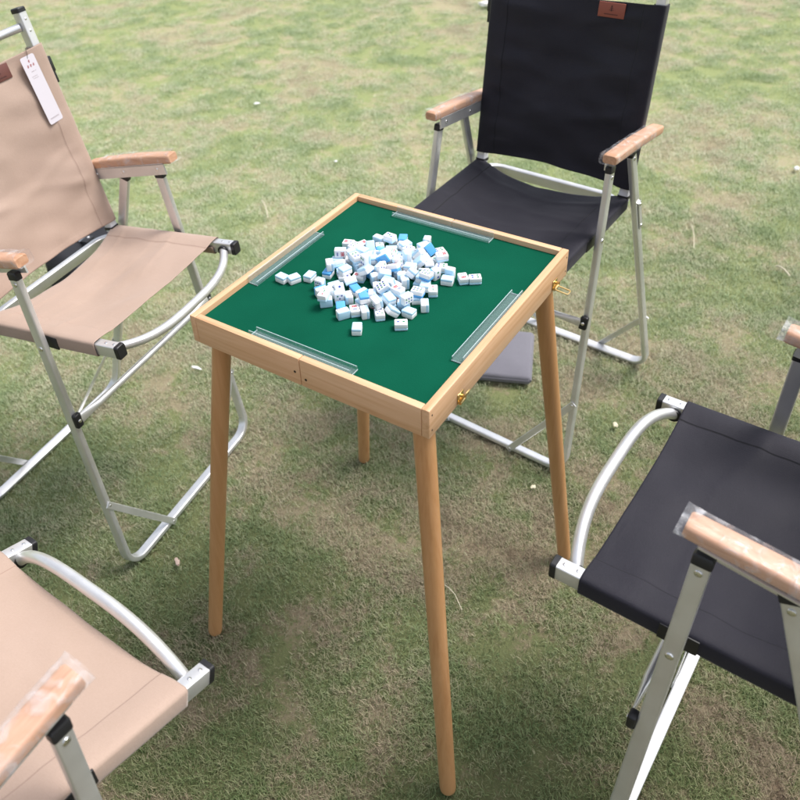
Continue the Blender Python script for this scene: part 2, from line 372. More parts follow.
def box(bm, c, s, rot=None, bev=0., seg=2):
    r = bmesh.ops.create_cube(bm, size=1); vs = r['verts']
    mx = Matrix.Diagonal((*s, 1)); bmesh.ops.transform(bm, matrix=mx, verts=vs)
    if bev:
        es = list({e for v in vs for e in v.link_edges})
        rr = bmesh.ops.bevel(bm, geom=es, offset=bev, segments=seg, affect='EDGES', profile=.5); vs = list({v for f in rr['faces'] for v in f.verts} | {v for v in vs if v.is_valid})
    m2 = Matrix.Translation(c) @ (rot.to_4x4() if rot else Matrix())
    bmesh.ops.transform(bm, matrix=m2, verts=vs); return vs
def cyl(bm, p, q, r, k=16, bev=0):
    p, q = Vector(p), Vector(q); d = (q-p); n = d.orthogonal().normalized()
    if bev:
        u = d.normalized(); path = [p, p+u*bev*.3, p+u*bev, q-u*bev, q-u*bev*.3, q]
        sweep(bm, path, n, circ(r, k), scale=[1-bev/r*.9, 1-bev/r*.3, 1, 1, 1-bev/r*.3, 1-bev/r*.9])
    else: sweep(bm, [p, q], n, circ(r, k))
def dome(bm, p, d, r, k=12, h=.45):
    d = Vector(d).normalized(); n = d.orthogonal().normalized(); p = Vector(p)
    path = [p - d*.001] + [p + d*(r*h*sin(radians(a))) for a in (0, 30, 60, 85)]
    sweep(bm, path, n, circ(r, k), scale=[1, 1, cos(radians(30)), cos(radians(60)), .12])
def lerp(a, b, t): return Vector(a) + (Vector(b)-Vector(a))*t

# ------------------------------------------------------------------ folding chair
def cloth_panel(name, A0, A1, yr, nrm, mats, parent, hy, hz, sag, sag0, seed, edge0=.012, edge1=.006, wr=.0016, side_wr=0., rows=110, creases=((.30, .10, .0022, .030), (.62, -.12, .0018, .035), (.80, .08, .0026, .03))):
    """canvas stretched between two rails, with a sleeve round each; A0->A1 is the rail line at y=0, nrm the face normal"""
    A0, A1, nrm = Vector(A0), Vector(A1), Vector(nrm).normalized()
    o = .0028; prof = []                                   # (y, dz, mat)
    def side(s):
        L = []
        inner = yr - hy - .001; outer = yr + hy + o
        for y, z in ((inner-.004, hz*.2), (inner-.002, -hz*.5), (inner, -hz-o*.6), (inner+.003, -hz-o), (outer-.004, -hz-o), (outer-.001, -hz-o*.2), (outer, -hz+.003), (outer, 0), (outer, hz-.003), (outer-.001, hz+o*.2), (outer-.004, hz+o), (yr, hz+o+.0003), (inner+.002, hz+o), (inner-.006, hz+o-.0010)):
            L.append((s*y, z, 0))
        L += [(s*(yr-.0335), hz-.0008, 0), (s*(yr-.0345), hz-.0010, 1), (s*(yr-.0362), hz-.0022, 0), (s*(yr-.0385), hz-.0024, 0)]
        return L
    P = side(-1); N = 26; y0 = yr-.0385
    for i in range(1, N):
        y = -y0 + 2*y0*i/N; P.append((y, hz-.0024 - sag*(1-(y/y0)**2), 0))
    P += [(y, z, mt) for y, z, mt in side(1)[::-1]]
    bm = bmesh.new(); rows_ = []
    for r in range(rows+1):
        t = r/rows; row = []
        for j, (y, z, mt) in enumerate(P):
            mid = max(0, 1-(y/yr)**2); L = (A1-A0).length
            s = (edge0*mid)/L + t*(1 - (edge0*mid+edge1*mid)/L)
            p = A0.lerp(A1, s) + Vector((0, y, 0))
            x_ = s*L
            w = noise.noise(Vector((y*5, x_*9, seed)))*wr*2.2*mid + noise.noise(Vector((y*14+x_*9, x_*16-y*4, seed+3)))*wr*mid
            ed = min(1, abs(y)/yr)**2.2
            w += side_wr*(ed*.9+.1)*noise.noise(Vector((y*6, x_*22, seed+7)))*(1 if abs(y) < yr-.02 else .45)
            for c0, ck, ca, cw in creases:
                dd = (t - c0 - ck*abs(y)/yr*(1 if ck > 0 else 1) - .05*noise.noise(Vector((y*9, seed, c0*9))))/cw
                if abs(dd) < 3: w += ca*math.exp(-dd*dd)*(.35+.65*min(1, abs(y)/yr*1.3))*(.6+.8*noise.noise(Vector((y*7+4, c0*20, seed)))) if abs(y) < yr-.006 else 0
            if abs(y) < y0: w += sag*(1-sag0)*(1-t)**1.5*(1-(y/y0)**2)
            edge = min(t, 1-t); w += (.0012*noise.noise(Vector((y*26, seed, t*3)))) if edge < .03 else 0
            if abs(y) > yr-.0335: w = max(0, w)*.45 if z > 0 else min(0, w)*.3
            row.append(bm.verts.new(p + nrm*(z + w)))
        rows_.append(row)
    for a, b in zip(rows_, rows_[1:]):
        for j in range(len(P)-1):
            f = bm.faces.new((a[j], a[j+1], b[j+1], b[j])); f.material_index = P[j][2] if P[j][2] else (P[j+1][2] if False else 0)
    # hem stitches parallel to the two cut ends
    o_ = obj(name, bm, mats, parent, 60)
    md = o_.modifiers.new('thickness', 'SOLIDIFY'); md.thickness = .0012; md.offset = 0
    return o_

def flat_bar(bm, p, q, nrm, w, th, over=.008):
    p, q = Vector(p), Vector(q); d = (q-p).normalized(); p -= d*over; q += d*over
    sweep(bm, [p, q], nrm, section(th/2, w/2, .0012, 1))

def make_chair(key, colour, label, group):
    D = dict(CHAIR['base'])
    for k, v in CHAIR[key].items(): D[k] = D.get(k, 0)+v if k in D else v
    V = Vector; root = thing('camping_chair', label, 'chair', (D['X'], D['Y'], 0), D['W'], group)
    cl = [M[colour], M[colour+'_thread']]
    yr, yb = D['yr'], D['yb']; yl = max(D['yl'], yr+(.0240 if key in 'AB' else .0205)); ya = max(D['ya'], yr+.0295) if key in 'AB' else D['ya']
    rf, rh = V((D['xf'], 0, D['zf'])), V((D['xh'], 0, D['zh']))
    rd = (rh-rf).normalized(); rn = V((0, 1, 0)).cross(rd); rn = rn if rn.z > 0 else -rn
    HY, HZ = .0105, .0135
    fabs = rf + rd*D['dfab']
    bt = V((D['xt'], 0, D['zt'])); bd = (bt-rh).normalized(); bn = bd.cross(V((0, 1, 0))); bn = bn if bn.x > 0 else -bn
    BL = (bt-rh).length; b0 = rh + bd*.030; f0 = rh + bd*(BL*D['tb']); f1 = rh + bd*(BL*D['tf'])
    # ---- seat
    cloth_panel('seat_fabric', fabs, rh - rd*.004, yr, rn, cl, root, HY, HZ, .018, .25, hash(key) % 7 + ord(key), .003, .021, .0034, .005)
    for s in (-1, 1):
        y = V((0, s*yr, 0))
        bm = bmesh.new(); sweep(bm, [rf + y + rd*.004, rh + y], (0, 1, 0), section(HY, HZ, .0022)); r = obj('seat_rail', bm, M['alu'], root)
        for k in (.014, .034):
            bm = bmesh.new(); dome(bm, rf + y + rd*k + rn*HZ, rn, .0032); obj('rivet', bm, M['steel'], r)
        bm = bmesh.new(); sweep(bm, [rf + y - rd*.004, rf + y - rd*.0025, rf + y + rd*.0055], (0, 1, 0), section(HY+.0012, HZ+.0012, .004), scale=[.9, 1, 1]); obj('end_cap', bm, M['plastic'], r)
    # bowed front tube, fixed to the inner faces of the rails
    bm = bmesh.new(); pts = []
    xs = rf + rd*.028
    for i in range(41):
        t = -1 + i/20; e = 1-abs(t)**3.2
        pts.append(V((xs.x + (D['bow'])*e, t*(yr-HY), xs.z - HZ*.3 + D['bdz']*e)))
    sweep(bm, pts, (0, 0, 1), circ(.0095, 16)); ft = obj('front_tube', bm, M['alu'], root, 60)
    for s in (-1, 1):
        bm = bmesh.new(); e = V((0, s*(yr-HY), 0)) + V((xs.x, 0, xs.z-HZ*.3)); cyl(bm, e, e - V((0, s*.006, 0)), .0125, 16, .001); obj('collar', bm, M['plastic'], ft)
    # ---- leg frames
    SA, SB = .0118, .0068           # half depth normal to the frame plane, half width in plane
    def u_frame(name, xt, zt, xb, rake, gfront):
        tops = [V((xt, s*yl, zt)) for s in (-1, 1)]; base = [V((xb, s*yb, .0055)) for s in (-1, 1)]
        L = [tops[0] + (tops[0]-base[0]).normalized()*.006, base[0], base[1], tops[1] + (tops[1]-base[1]).normalized()*.006]
        nr = (tops[0]-base[0]).cross(V((0, 1, 0))).normalized(); nr = nr if nr.x > 0 else -nr
        bm = bmesh.new(); sweep(bm, fillet(L, .048, 10), nr, section(SA, SB, .0032)); fr = obj(name, bm, M['alu'], root)
        for s in (0, 1):
            bm = bmesh.new(); t = L[0] if s == 0 else L[3]; d = (tops[s]-base[s]).normalized()
            sweep(bm, [t - d*.004, t + d*.009, t + d*.012], nr, section(SA+.0008, SB+.0008, .003), scale=[1, 1, .8]); obj('end_plug', bm, M['plastic'], fr)
            # rivet on the outside just under the plug
            sg = -1 if s == 0 else 1
            bm = bmesh.new(); dome(bm, t - d*.014 + V((0, sg*SB, 0)), (0, sg, 0), .0055); obj('rivet', bm, M['steel'], fr)
            # corner brace
            a = base[s].lerp(tops[s], .26); b = base[s].lerp(base[1-s], .30)
            off = nr*(gfront*(SA+.0014)); bm = bmesh.new(); flat_bar(bm, a+off, b+off, nr, .0165, .0026)
            br = obj('corner_brace', bm, M['alu'], fr)
            for q in (a, b): bm = bmesh.new(); dome(bm, q + nr*(gfront*(SA+.0027)), nr*gfront, .0035); obj('rivet', bm, M['steel'], fr)
        return fr, tops, base, nr
    ff, ft_, fb_, fn = u_frame('front_leg_frame', D['xl'], D['zl'], D['xb'], 0, 1)
    rr, rt_, rb_, rn2 = u_frame('rear_leg_frame', D['xr'], D['zr'], D['xrb'], 0, -1)
    for s, i in ((-1, 0), (1, 1)):
        # rail pivot: hub between leg and rail, and the notch in the sleeve behind it
        p = ft_[i].lerp(fb_[i], D['rf']); bm = bmesh.new(); dome(bm, p + V((0, s*SB, 0)), (0, s, 0), .0062); obj('rivet', bm, M['steel'], ff)
        bm = bmesh.new()
        u = (fabs - rf).dot(rd); tt = (p - rf).dot(rd); q = rf + rd*tt
        box(bm, (q.x, s*(yr+HY+.0030), q.z - .002), (.052, .0032, 2*HZ+.002), Matrix.Rotation(math.atan2(rd.z, -rd.x)*-1, 3, 'Y').inverted() if False else None, .0012)
        obj('rail_pivot', bm, M['plastic'], root)
        # cross tube clips
    bm = bmesh.new(); off = fn*(SA+.010)
    pA = ft_[0].lerp(fb_[0], D['pf']) + off; pB = ft_[1].lerp(fb_[1], D['pf']) + off
    pA.y += 0; pts = [pA, lerp(pA, pB, .03), lerp(pA, pB, .09), lerp(pA, pB, .13), lerp(pA, pB, .5), lerp(pA, pB, .87), lerp(pA, pB, .91), lerp(pA, pB, .97), pB]
    leg_d = (ft_[0]-fb_[0]).normalized()
    rings = sweep(bm, pts, fn, circ(.0075, 16))
    for k, (fx, fz) in enumerate(((.3, 1.5), (.3, 1.5), (.7, 1.2), (1, 1), (1, 1), (1, 1), (.7, 1.2), (.3, 1.5), (.3, 1.5))):
        for v in rings[k]:
            d = v.co - pts[k]; a = d.dot(fn); b = d.dot(leg_d); v.co = pts[k] + fn*(a*fx) + leg_d*(b*fz) + V((0, d.y, 0))*0
    ct = obj('cross_tube', bm, M['alu'], root, 60)
    for q in (pA, pB):
        bm = bmesh.new(); c = q - fn*.004
        mr = Matrix((fn, V((0, 1, 0)), leg_d)).transposed()
        box(bm, c, (.013, .0185, .034), mr, .004, 3); blk = obj('pivot_block', bm, M['plastic'], ct)
        bm = bmesh.new(); dome(bm, q + fn*.0028, fn, .0045); obj('rivet', bm, M['steel'], blk)
    # ---- rear bar behind the seat, curving forward into the rails
    e = rh + V((D['ux'], 0, D['uz'])); y1 = yr-HY-.004
    zz = rh.z + D['uz']
    path = fillet([V((rh.x+.07, -y1, rh.z-.004)), V((e.x, -y1, zz)), V((e.x, y1, zz)), V((rh.x+.07, y1, rh.z-.004))], .045, 10)
    bm = bmesh.new(); sweep(bm, path, (0.30, 0, 1), section(.0165, .0065, .003)); rb = obj('rear_bar', bm, M['alu'], root)
    # ---- hinges between seat, back and rear legs
    for s in (-1, 1):
        bm = bmesh.new(); h = rh + V((0, s*yr, 0))
        sweep(bm, [h - rd*.006, h + bd*.012, h + bd*.034], (0, 1, 0), section(HY+.0015, .012, .004), scale=[.9, 1, .95]); hg = obj('hinge', bm, M['white_plastic'], root)
        bm = bmesh.new(); sweep(bm, [h + bd*.012, h + bd*.019], (0, 1, 0), section(HY+.0025, .0132, .003)); obj('hinge_band', bm, M['plastic'], hg)
        # link on the outer face of the rear leg
        t = (rt_[0].z - rh.z + .005)/(rt_[0].z - rb_[0].z); i = 0 if s < 0 else 1
        a = rt_[i].lerp(rb_[i], t-.01) + V((-.006, s*(SB+.002), 0)); b = rt_[i].lerp(rb_[i], t+.075) + V((-.004, s*(SB+.002), 0))
        bm = bmesh.new(); flat_bar(bm, a, b, (0, 1, 0), .014, .003); lk = obj('leg_link', bm, M['alu'], root)
        for q in (a, b): bm = bmesh.new(); dome(bm, q + V((0, s*.0015, 0)), (0, s, 0), .005); obj('rivet', bm, M['steel'], lk)
    # ---- back
    for s in (-1, 1):
        y = V((0, s*yr, 0)); bm = bmesh.new(); sweep(bm, [b0 + y, bt + y], (0, 1, 0), section(HY, HZ*.85, .0022)); r = obj('back_rail', bm, M['alu'], root)
        bm = bmesh.new(); sweep(bm, [bt + y - bd*.005, bt + y + bd*.003, bt + y + bd*.005], (0, 1, 0), section(HY+.0012, HZ*.85+.0012, .004), scale=[1, 1, .88]); obj('end_cap', bm, M['plastic'], r)
        for k in (.02, .045):
            bm = bmesh.new(); dome(bm, bt + y - bd*k + bn*HZ*.85, bn, .0032); obj('rivet', bm, M['steel'], r)
    bf = cloth_panel('back_fabric', f0, f1, yr, bn, cl, root, HY, HZ*.85, .016, .7, ord(key)*1.7, .006, .010, .0055, .017 if colour == 'black' else .008, 150, ((.30, .14, .007, .035), (.40, -.10, -.005, .04), (.52, .16, .005, .03), (.70, -.10, .0035, .04), (.86, .06, .005, .03)) if colour == 'black' else ((.33, .16, .005, .03), (.42, -.14, .003, .03), (.80, .05, .002, .05)))
    bm = bmesh.new(); pts = []
    xs = bt - bd*.034
    for i in range(33):
        t = -1 + i/16; e = 1-abs(t)**3
        pts.append(xs - bn*(.045*e+.004) + V((0, t*(yr-HY), 0)) - bd*(.006*e))
    sweep(bm, pts, bd, circ(.0092, 16)); obj('top_tube', bm, M['alu'], root, 60)
    # tension strap across the back of the cloth with a buckle at each side
    bm = bmesh.new(); pts = [f1 - bd*.055 - bn*(.019 + .014*(1-t*t)) + V((0, t*(yr-.006), 0)) for t in [-1+i/8 for i in range(17)]]
    sweep(bm, pts, bn, section(.0012, .0125, .001, 1)); st = obj('back_strap', bm, M['nylon'], root)
    for s in {'A': (1,), 'B': (-1,)}.get(key, (-1, 1)):
        bm = bmesh.new(); q = f1 - bd*.055 - bn*.024 + V((0, s*(yr+(.034 if key == 'A' else .024)), 0))
        mr = Matrix((bn, V((0, 1, 0)), bd)).transposed(); box(bm, q, (.009, .034, .036), mr, .003); box(bm, q - bd*.026 + V((0, s*.008, 0)), (.004, .014, .034), mr, .001)
        obj('buckle', bm, M['plastic'], st)
    # leather patch near the sitter's left, with an embossed mark
    up = bd; ydir = V((0, 1, 0))
    pc = f1 - bd*D.get('pd', .026) + ydir*D.get('py', .088)
    sagz = HZ*.85-.0024 - .020*(1-((pc.y)/(yr-.0385))**2)
    mr = Matrix((ydir, bd, ydir.cross(bd))).transposed(); pn = ydir.cross(bd); sgn = 1 if pn.dot(bn) > 0 else -1
    base = pc + bn*(sagz + .0040)
    bm = bmesh.new(); box(bm, base, (D.get('pw', .062), .032, .0030), mr, .0012)
    pt = obj('leather_patch', bm, M['leather_dark' if colour == 'tan' else 'leather_red'], bf)
    bm = bmesh.new(); q = base + bn*.0016
    box(bm, q + bd*.004, (.0016, .013, .0006), mr)
    for k, w in ((.000, .010), (.004, .0075), (.008, .004)): box(bm, q + bd*k, (w, .0011, .0007), mr)
    for k in range(9): box(bm, q - bd*.009 + ydir*((k-4)*.0036), (.0022, .0022, .0006), mr)
    obj('patch_mark', bm, M['emboss'], pt)
    # ---- armrests
    for s in (-1, 1):
        a0 = V((D['xa'], s*ya, D['za'])); a1 = V((D['xar'], s*ya, D['zar'])); d = (a1-a0).normalized()
        nn = V((0, 1, 0)).cross(d); nn = nn if nn.z > 0 else -nn
        bm = bmesh.new(); L = (a1-a0).length; path = []; scl = []
        for k, (u, sc_) in enumerate(((0, .84), (.0015, .93), (.004, .985), (.010, 1), (L*.4, 1.03), (L*.8, 1.0), (L-.01, .97), (L-.003, .93), (L, .82))):
            path.append(a0 + d*u + nn*(-.004*(u/L-.5)**2*4)); scl.append(sc_)
        sweep(bm, path, (0, 1, 0), section(.0165, .0105, .006, 4), scale=scl); ar = obj('armrest', bm, M['arm_wood'], root, 40)
        # bracket under the wood
        bm = bmesh.new(); i = 0 if s < 0 else 1
        p0 = a0 + d*.022 - nn*.0235; p1 = a1 - d*.002 - nn*.0235; p0.y = p1.y = s*(yl-SB-.0024)
        sweep(bm, [p0, p1], (0, 1, 0), section(.002, .0140, .001, 1)); box(bm, lerp(p0, p1, .5) + V((0, s*.009, 0)) + nn*.0118, ((p1-p0).length, .022, .0026), Matrix.Rotation(-math.atan2(d.z, d.x), 3, 'Y'), 0)
        brk = obj('arm_bracket', bm, M['alu'], ar)
        for q in (.1, .55): bm = bmesh.new(); dome(bm, lerp(p0, p1, q) - V((0, s*.002, 0)), (0, -s, 0), .0040); obj('rivet', bm, M['steel'], ar)
        bm = bmesh.new(); bmq = lerp(p0, p1, .93); cyl(bm, bmq, bmq - V((0, s*.008, 0)), .005); obj('pivot_pin', bm, M['steel'], ar)
        # clear wrapping film
        bm = bmesh.new(); path = []; scl = []
        for k in range(60):
            u = -.009 + (L-.040 if key in 'AB' else L+.014)*k/59; path.append(a0 + d*u + nn*.001); scl.append(1.0 + (.07*min(1, -u/.009) if u < 0 else 0) + random.uniform(-.006, .01))
        rings = sweep(bm, path, (0, 1, 0), section(.0182, .0124, .006, 5), caps=False, scale=scl)
        for rg in rings:
            for v in rg:
                w = noise.noise(v.co*40 + V((ord(key), 0, s)))*.0018 + noise.noise(v.co*120)*.0006
                cpt = a0 + d*((v.co-a0).dot(d)); v.co += (v.co-cpt).normalized()*(w+.0004)
        obj('plastic_wrap', bm, M['film'], ar, 0)
    return root

chairs = {
 'A': ('tan', 'tan canvas folding chair beside the left table corner, with a white tag on its back'),
 'B': ('black', 'black canvas folding chair behind the table, its whole dark back facing the camera'),
 'C': ('black', 'black canvas folding chair at the lower right, film-wrapped armrest over its dark seat'),
 'D': ('tan', 'tan canvas folding chair in the bottom left corner, mostly just seat front visible'),
}
roots = {}
for k, (c, lab) in chairs.items():
    roots[k] = make_chair(k, c, lab, 'folding camping chairs set round the table')

# ------------------------------------------------------------------ table
TY, TH, HX, HYT, FH = TAB['ty'], TAB['th'], .24, .24*TAB['ta'], .052
FZ = TH - .010
tb = thing('folding_table', 'square folding wooden table with green felt top and four screw-in round legs', 'table', (0, 0, 0), TY)
W = .0125
rot2 = Matrix.Rotation(-TY, 3, 'Z')
def loc(p): return rot2 @ Vector(p)
def rail(x0, x1, y0, y1, ma):
    bm = bmesh.new(); box(bm, ((x0+x1)/2, (y0+y1)/2, TH-FH/2), (x1-x0, y1-y0, FH), None, .0014, 2); return obj('side_rail', bm, ma, tb)
rails = []
for s in (-1, 1):
    rails.append(rail(-HX+.0003, HX-.0003, min(s*HYT, s*(HYT-W)), max(s*HYT, s*(HYT-W)), M['frame_wood_x']))
for s in (-1, 1):
    for (y0, y1) in ((-HYT+W+.0003, -.0005), (.0005, HYT-W-.0003)):
        r = rail(min(s*HX, s*(HX-W)), max(s*HX, s*(HX-W)), y0, y1, M['frame_wood_y']); rails.append(r)
        bm = bmesh.new(); q = -1 if y0 < 0 else 1
        for zz in (.024,): cyl(bm, (s*(HX-.001), q*.010, TH-.032 + .004*q), (s*(HX+.0004), q*.010, TH-.032+.004*q), .0022, 10)
        obj('screw', bm, M['screw'], r)
for s in (-1, 1):
    for e in (-1, 1):
        for zz in (.012, .040): bm = bmesh.new(); cyl(bm, (e*(HX-.008), s*(HYT-.001), TH-zz), (e*(HX-.008), s*(HYT+.0003), TH-zz), .0016, 8); obj('screw', bm, M['screw'], rails[0 if s < 0 else 1])
bm = bmesh.new()
box(bm, (0, 0, FZ-.003), (2*HX-2*W+.002, 2*HYT-2*W+.002, .006)); obj('felt_top', bm, M['felt'], tb)
bm = bmesh.new(); box(bm, (0, 0, TH-FH+.006), (2*HX-2*W, 2*HYT-2*W, .006)); obj('underside_board', bm, M['ply'], tb)
for k, (x, y) in {'F': (.0396, -.4299), 'R': (.4000, .0554), 'K': (-.0395, .4309), 'L': (-.4158, -.0473)}.items():
    sx, sy = {'F': (-1, -1), 'R': (1, -1), 'K': (1, 1), 'L': (-1, 1)}[k]
    top = Vector((sx*(HX-.034), sy*(HYT-.030), TH-FH+.0005)); foot = loc((x, y, 0))
    d = (top-foot); bm = bmesh.new(); n = Vector((1, 0, 0)); path = []; scl = []
    for t, s in ((-.004, .55), (0.0, .78), (.004, .93), (.012, 1.0), (.05, 1.0), (.5, 1.04), (.9, 1.08), (.985, 1.09), (1.02, 1.09)):
        path.append(foot + d*t + Vector((0, 0, -.003))); scl.append(s)
    sweep(bm, path, n, circ(.0152, 24), scale=scl); lg = obj('leg', bm, M['leg_wood'], tb, 50)
    bm = bmesh.new(); cyl(bm, top + Vector((0, 0, -.004)), top + Vector((0, 0, .002)), .021, 20, .001); obj('leg_socket', bm, M['screw'], lg)
# brass latches on the right-hand face (y = -HYT)
def local_on_face(px, py):
    # point of the plane y = -HYT (table coordinates) behind a pixel
    e = loc(EYE); d0 = FWD*CAM['f'] + RGT*(px-400-CAM['ppx']) + UPV*(400+CAM['ppy']-py); d = loc(d0)
    return e + d*((-HYT - e.y)/d.y)
for k, (px, py, op) in enumerate(((460, 391, 0), (553, 296, 1))):
    q = local_on_face(px, py); q.z = max(q.z, TH-FH+.006)
    bm = bmesh.new(); y = -HYT
    box(bm, (q.x, y-.0009, TH-FH+.013), (.017, .0018, .018), None, .0006); lt = obj('latch', bm, M['brass'], tb)
    bm = bmesh.new(); cyl(bm, (q.x-.0075, y-.004, TH-FH+.007), (q.x+.0075, y-.004, TH-FH+.007), .0028, 12)
    cyl(bm, (q.x, y-.002, TH-FH+.016), (q.x, y-.0095, TH-FH+.018), .0024, 10); obj('latch_pin', bm, M['brass'], lt)
    bm = bmesh.new(); a = .0065; Lq = .024
    if op: P_ = [(q.x-a, y-.004, TH-FH+.007), (q.x-a, y-.004-Lq, TH-FH+.004), (q.x+a, y-.004-Lq, TH-FH+.004), (q.x+a, y-.004, TH-FH+.007)]
    else: P_ = [(q.x-a, y-.004, TH-FH+.007), (q.x-a, y-.0125, TH-FH+.028), (q.x+a, y-.0125, TH-FH+.028), (q.x+a, y-.004, TH-FH+.007)]
    sweep(bm, fillet(P_, .003, 4), (0, -.5, .8), circ(.0013, 8)); obj('latch_loop', bm, M['brass'], lt)

# ------------------------------------------------------------------ clear racks on the felt
def rack(p, q, inward, label):
    """p, q: ends on the felt beside the rail (table coordinates), inward: unit vector towards the middle"""
    p, q, n = Vector(p), Vector(q), Vector(inward); L = (q-p).length; d = (q-p)/L
    o = bpy.data.objects.new('tile_rack', None)
    bm = bmesh.new(); wdt, th, h = .021, .0022, .013
    prof = [(0.0008, 0), (wdt, 0), (wdt, h*.62), (wdt-th, h*.62), (wdt-th, th), (.0008+th, th), (.0008+th, h), (.0008, h)]
    rings = []
    for t in (0, .0008, L-.0008, L):
        rings.append([bm.verts.new(p + d*t + n*a + Vector((0, 0, b+.0002))) for a, b in prof])
    for r1, r2 in zip(rings, rings[1:]):
        for j in range(8): bm.faces.new((r1[j], r1[(j+1) % 8], r2[(j+1) % 8], r2[j]))
    bm.faces.new(rings[0][::-1]); bm.faces.new(rings[-1])
    mx = Matrix.Rotation(TY, 4, 'Z'); c = (p+q)/2
    bmesh.ops.translate(bm, vec=-c, verts=bm.verts[:])
    bmesh.ops.bevel(bm, geom=[e for e in bm.edges if e.calc_length() > .05], offset=.0004, segments=2, affect='EDGES')
    ob = obj('tile_rack', bm, M['acrylic']); ob.matrix_world = mx @ Matrix.Translation(c)
    bm = bmesh.new()  # thin pale strips laid on the edges as painted glints
    for a_, b_ in ((wdt-th/2, h*.62), (.0008+th/2, h)): sweep(bm, [p+d*.0005+n*a_+Vector((0,0,b_+.0004))-c, q-d*.0005+n*a_+Vector((0,0,b_+.0004))-c], (0,0,1), section(.0002, .0005, .0001, 1))
    for t_ in (0, L): sweep(bm, [p+d*t_+n*.002+Vector((0,0,.0014))-c, p+d*t_+n*(wdt)+Vector((0,0,.0014))-c], (0,0,1), section(.0010, .0004, .0002, 1))
    eg = obj('rack_edge_glint', bm, M['edge_glint'], ob); eg['kind'] = eg.get('kind', ''); del eg['kind']
    tag(ob, label, 'rack', 'clear tile racks along the four sides of the felt')
ix, iy = HX-W, HYT-W
def lp(px, py): v = loc(at(px, py, FZ)); return v
a = lp(252, 335); b = lp(352, 376); rack((-ix, a.y, FZ), (-ix, b.y, FZ), (1, 0, 0), 'clear acrylic rack along the nearest left side of the felt, screws below it outside')
a = lp(460, 364); b = lp(522, 297); rack((a.x, -iy, FZ), (b.x, -iy, FZ), (0, 1, 0), 'clear acrylic rack along the right side of the felt, above the brass latches')
a = lp(400, 210); b = lp(492, 240); rack((ix, a.y, FZ), (ix, b.y, FZ), (-1, 0, 0), 'clear acrylic rack along the far side of the felt, nearest the black chair behind')
a = lp(246, 282); b = lp(316, 233); rack((a.x, iy, FZ), (b.x, iy, FZ), (0, -1, 0), 'clear acrylic rack along the left rear side of the felt, nearest the tagged tan chair')

# ------------------------------------------------------------------ mahjong tiles
DX, DY, DZ = .0212, .0162, .0130
def tile_base(blue):
    """white block with coloured back layer; +z is the face"""
    def blk(z0, z1):
        bm = bmesh.new(); box(bm, (0, 0, (z0+z1)/2), (DX-.0006, DY-.0006, z1-z0), None, .0017, 3); return bm
    return blk(-DZ/2+.0042, DZ/2), blk(-DZ/2, -DZ/2+.0052)
def marks(bm, kind, n):
    z = DZ/2 + .00008
    def disc(x, y, r, mi, k=10):
        f = bm.faces.new([bm.verts.new((x+r*cos(2*pi*i/k), y+r*sin(2*pi*i/k), z)) for i in range(k)]); f.material_index = mi
    def bar(x, y, w, h, mi, a=0):
        c, s = cos(a), sin(a); f = bm.faces.new([bm.verts.new((x+c*u-s*v, y+s*u+c*v, z)) for u, v in ((-w, -h), (w, -h), (w, h), (-w, h))]); f.material_index = mi
    if kind == 'dots':
        lay = {1: [(0, 0)], 2: [(-.5, 0), (.5, 0)], 3: [(-.6, .5), (0, 0), (.6, -.5)], 4: [(-.5, .5), (.5, .5), (-.5, -.5), (.5, -.5)], 5: [(-.6, .6), (.6, .6), (0, 0), (-.6, -.6), (.6, -.6)],
               6: [(-.6, .45), (0, .45), (.6, .45), (-.6, -.45), (0, -.45), (.6, -.45)], 9: [(x*.62, y*.65) for x in (-1, 0, 1) for y in (-1, 0, 1)]}[n]
        r = .0048 if n == 1 else .0021 if n < 5 else .0015
        for i, (x, y) in enumerate(lay):
            disc(x*.0088, y*.0058, r, 2 + (i % 2 if n > 1 else 0) if n != 4 else 2 + i % 2)
            if n == 1:
                z += .00004; disc(0, 0, .0031, 0); z += .00004; disc(0, 0, .0013, 1)
    elif kind == 'bamboo':
        cols = (n+1)//2
        for i in range(n):
            row = i % 2; c = i//2; x = (row*2-1)*.0042; y = (c-(cols-1)/2)*.0034
            bar(x, y, .0033, .0009, 3 if i % 3 else 1)
    else:
        # character tile: numeral strokes above, red character below
        for i in range(n): bar(.0055 - .0016*i, 0, .0005, .0036, 2)
        for u, v, w, h in ((-.002, 0, .0004, .0042), (-.0042, 0, .0004, .0034), (-.0062, 0, .0004, .0042), (-.0042, .0028, .0026, .0004), (-.0042, -.0028, .0026, .0004), (-.0044, 0, .0030, .0004)): bar(u, v, max(w, .0006), max(h, .0006)*1.1, 1)
FM = [M['ivory'], M['mark_red'], M['mark_blue'], M['mark_green']]
faces = [('dots', k) for k in (1, 2, 3, 4, 5, 6, 9)] + [('bamboo', k) for k in (2, 4, 6, 8)] + [('chars', k) for k in (1, 2, 3)]
protos = []
for kind, n in faces:
    fb, bb = tile_base(None); marks(fb, kind, n)
    me = bpy.data.meshes.new('mahjong_tile'); bmesh.ops.recalc_face_normals(fb, faces=[f for f in fb.faces if f.material_index == 0 and len(f.verts) < 9]); fb.to_mesh(me); fb.free()
    for mm in FM: me.materials.append(mm)
    me.shade_smooth(); me.set_sharp_from_angle(angle=radians(40)); protos.append((kind, n, me))
bm = tile_base(None)[1]; backs = []
for key in ('pale_blue', 'deep_blue'):
    b2 = bm.copy(); me = bpy.data.meshes.new('tile_back'); bmesh.ops.recalc_face_normals(b2, faces=b2.faces[:]); b2.to_mesh(me); b2.free()
    me.materials.append(M[key]); me.shade_smooth(); me.set_sharp_from_angle(angle=radians(40)); backs.append(me)
rnd = random.Random(4)
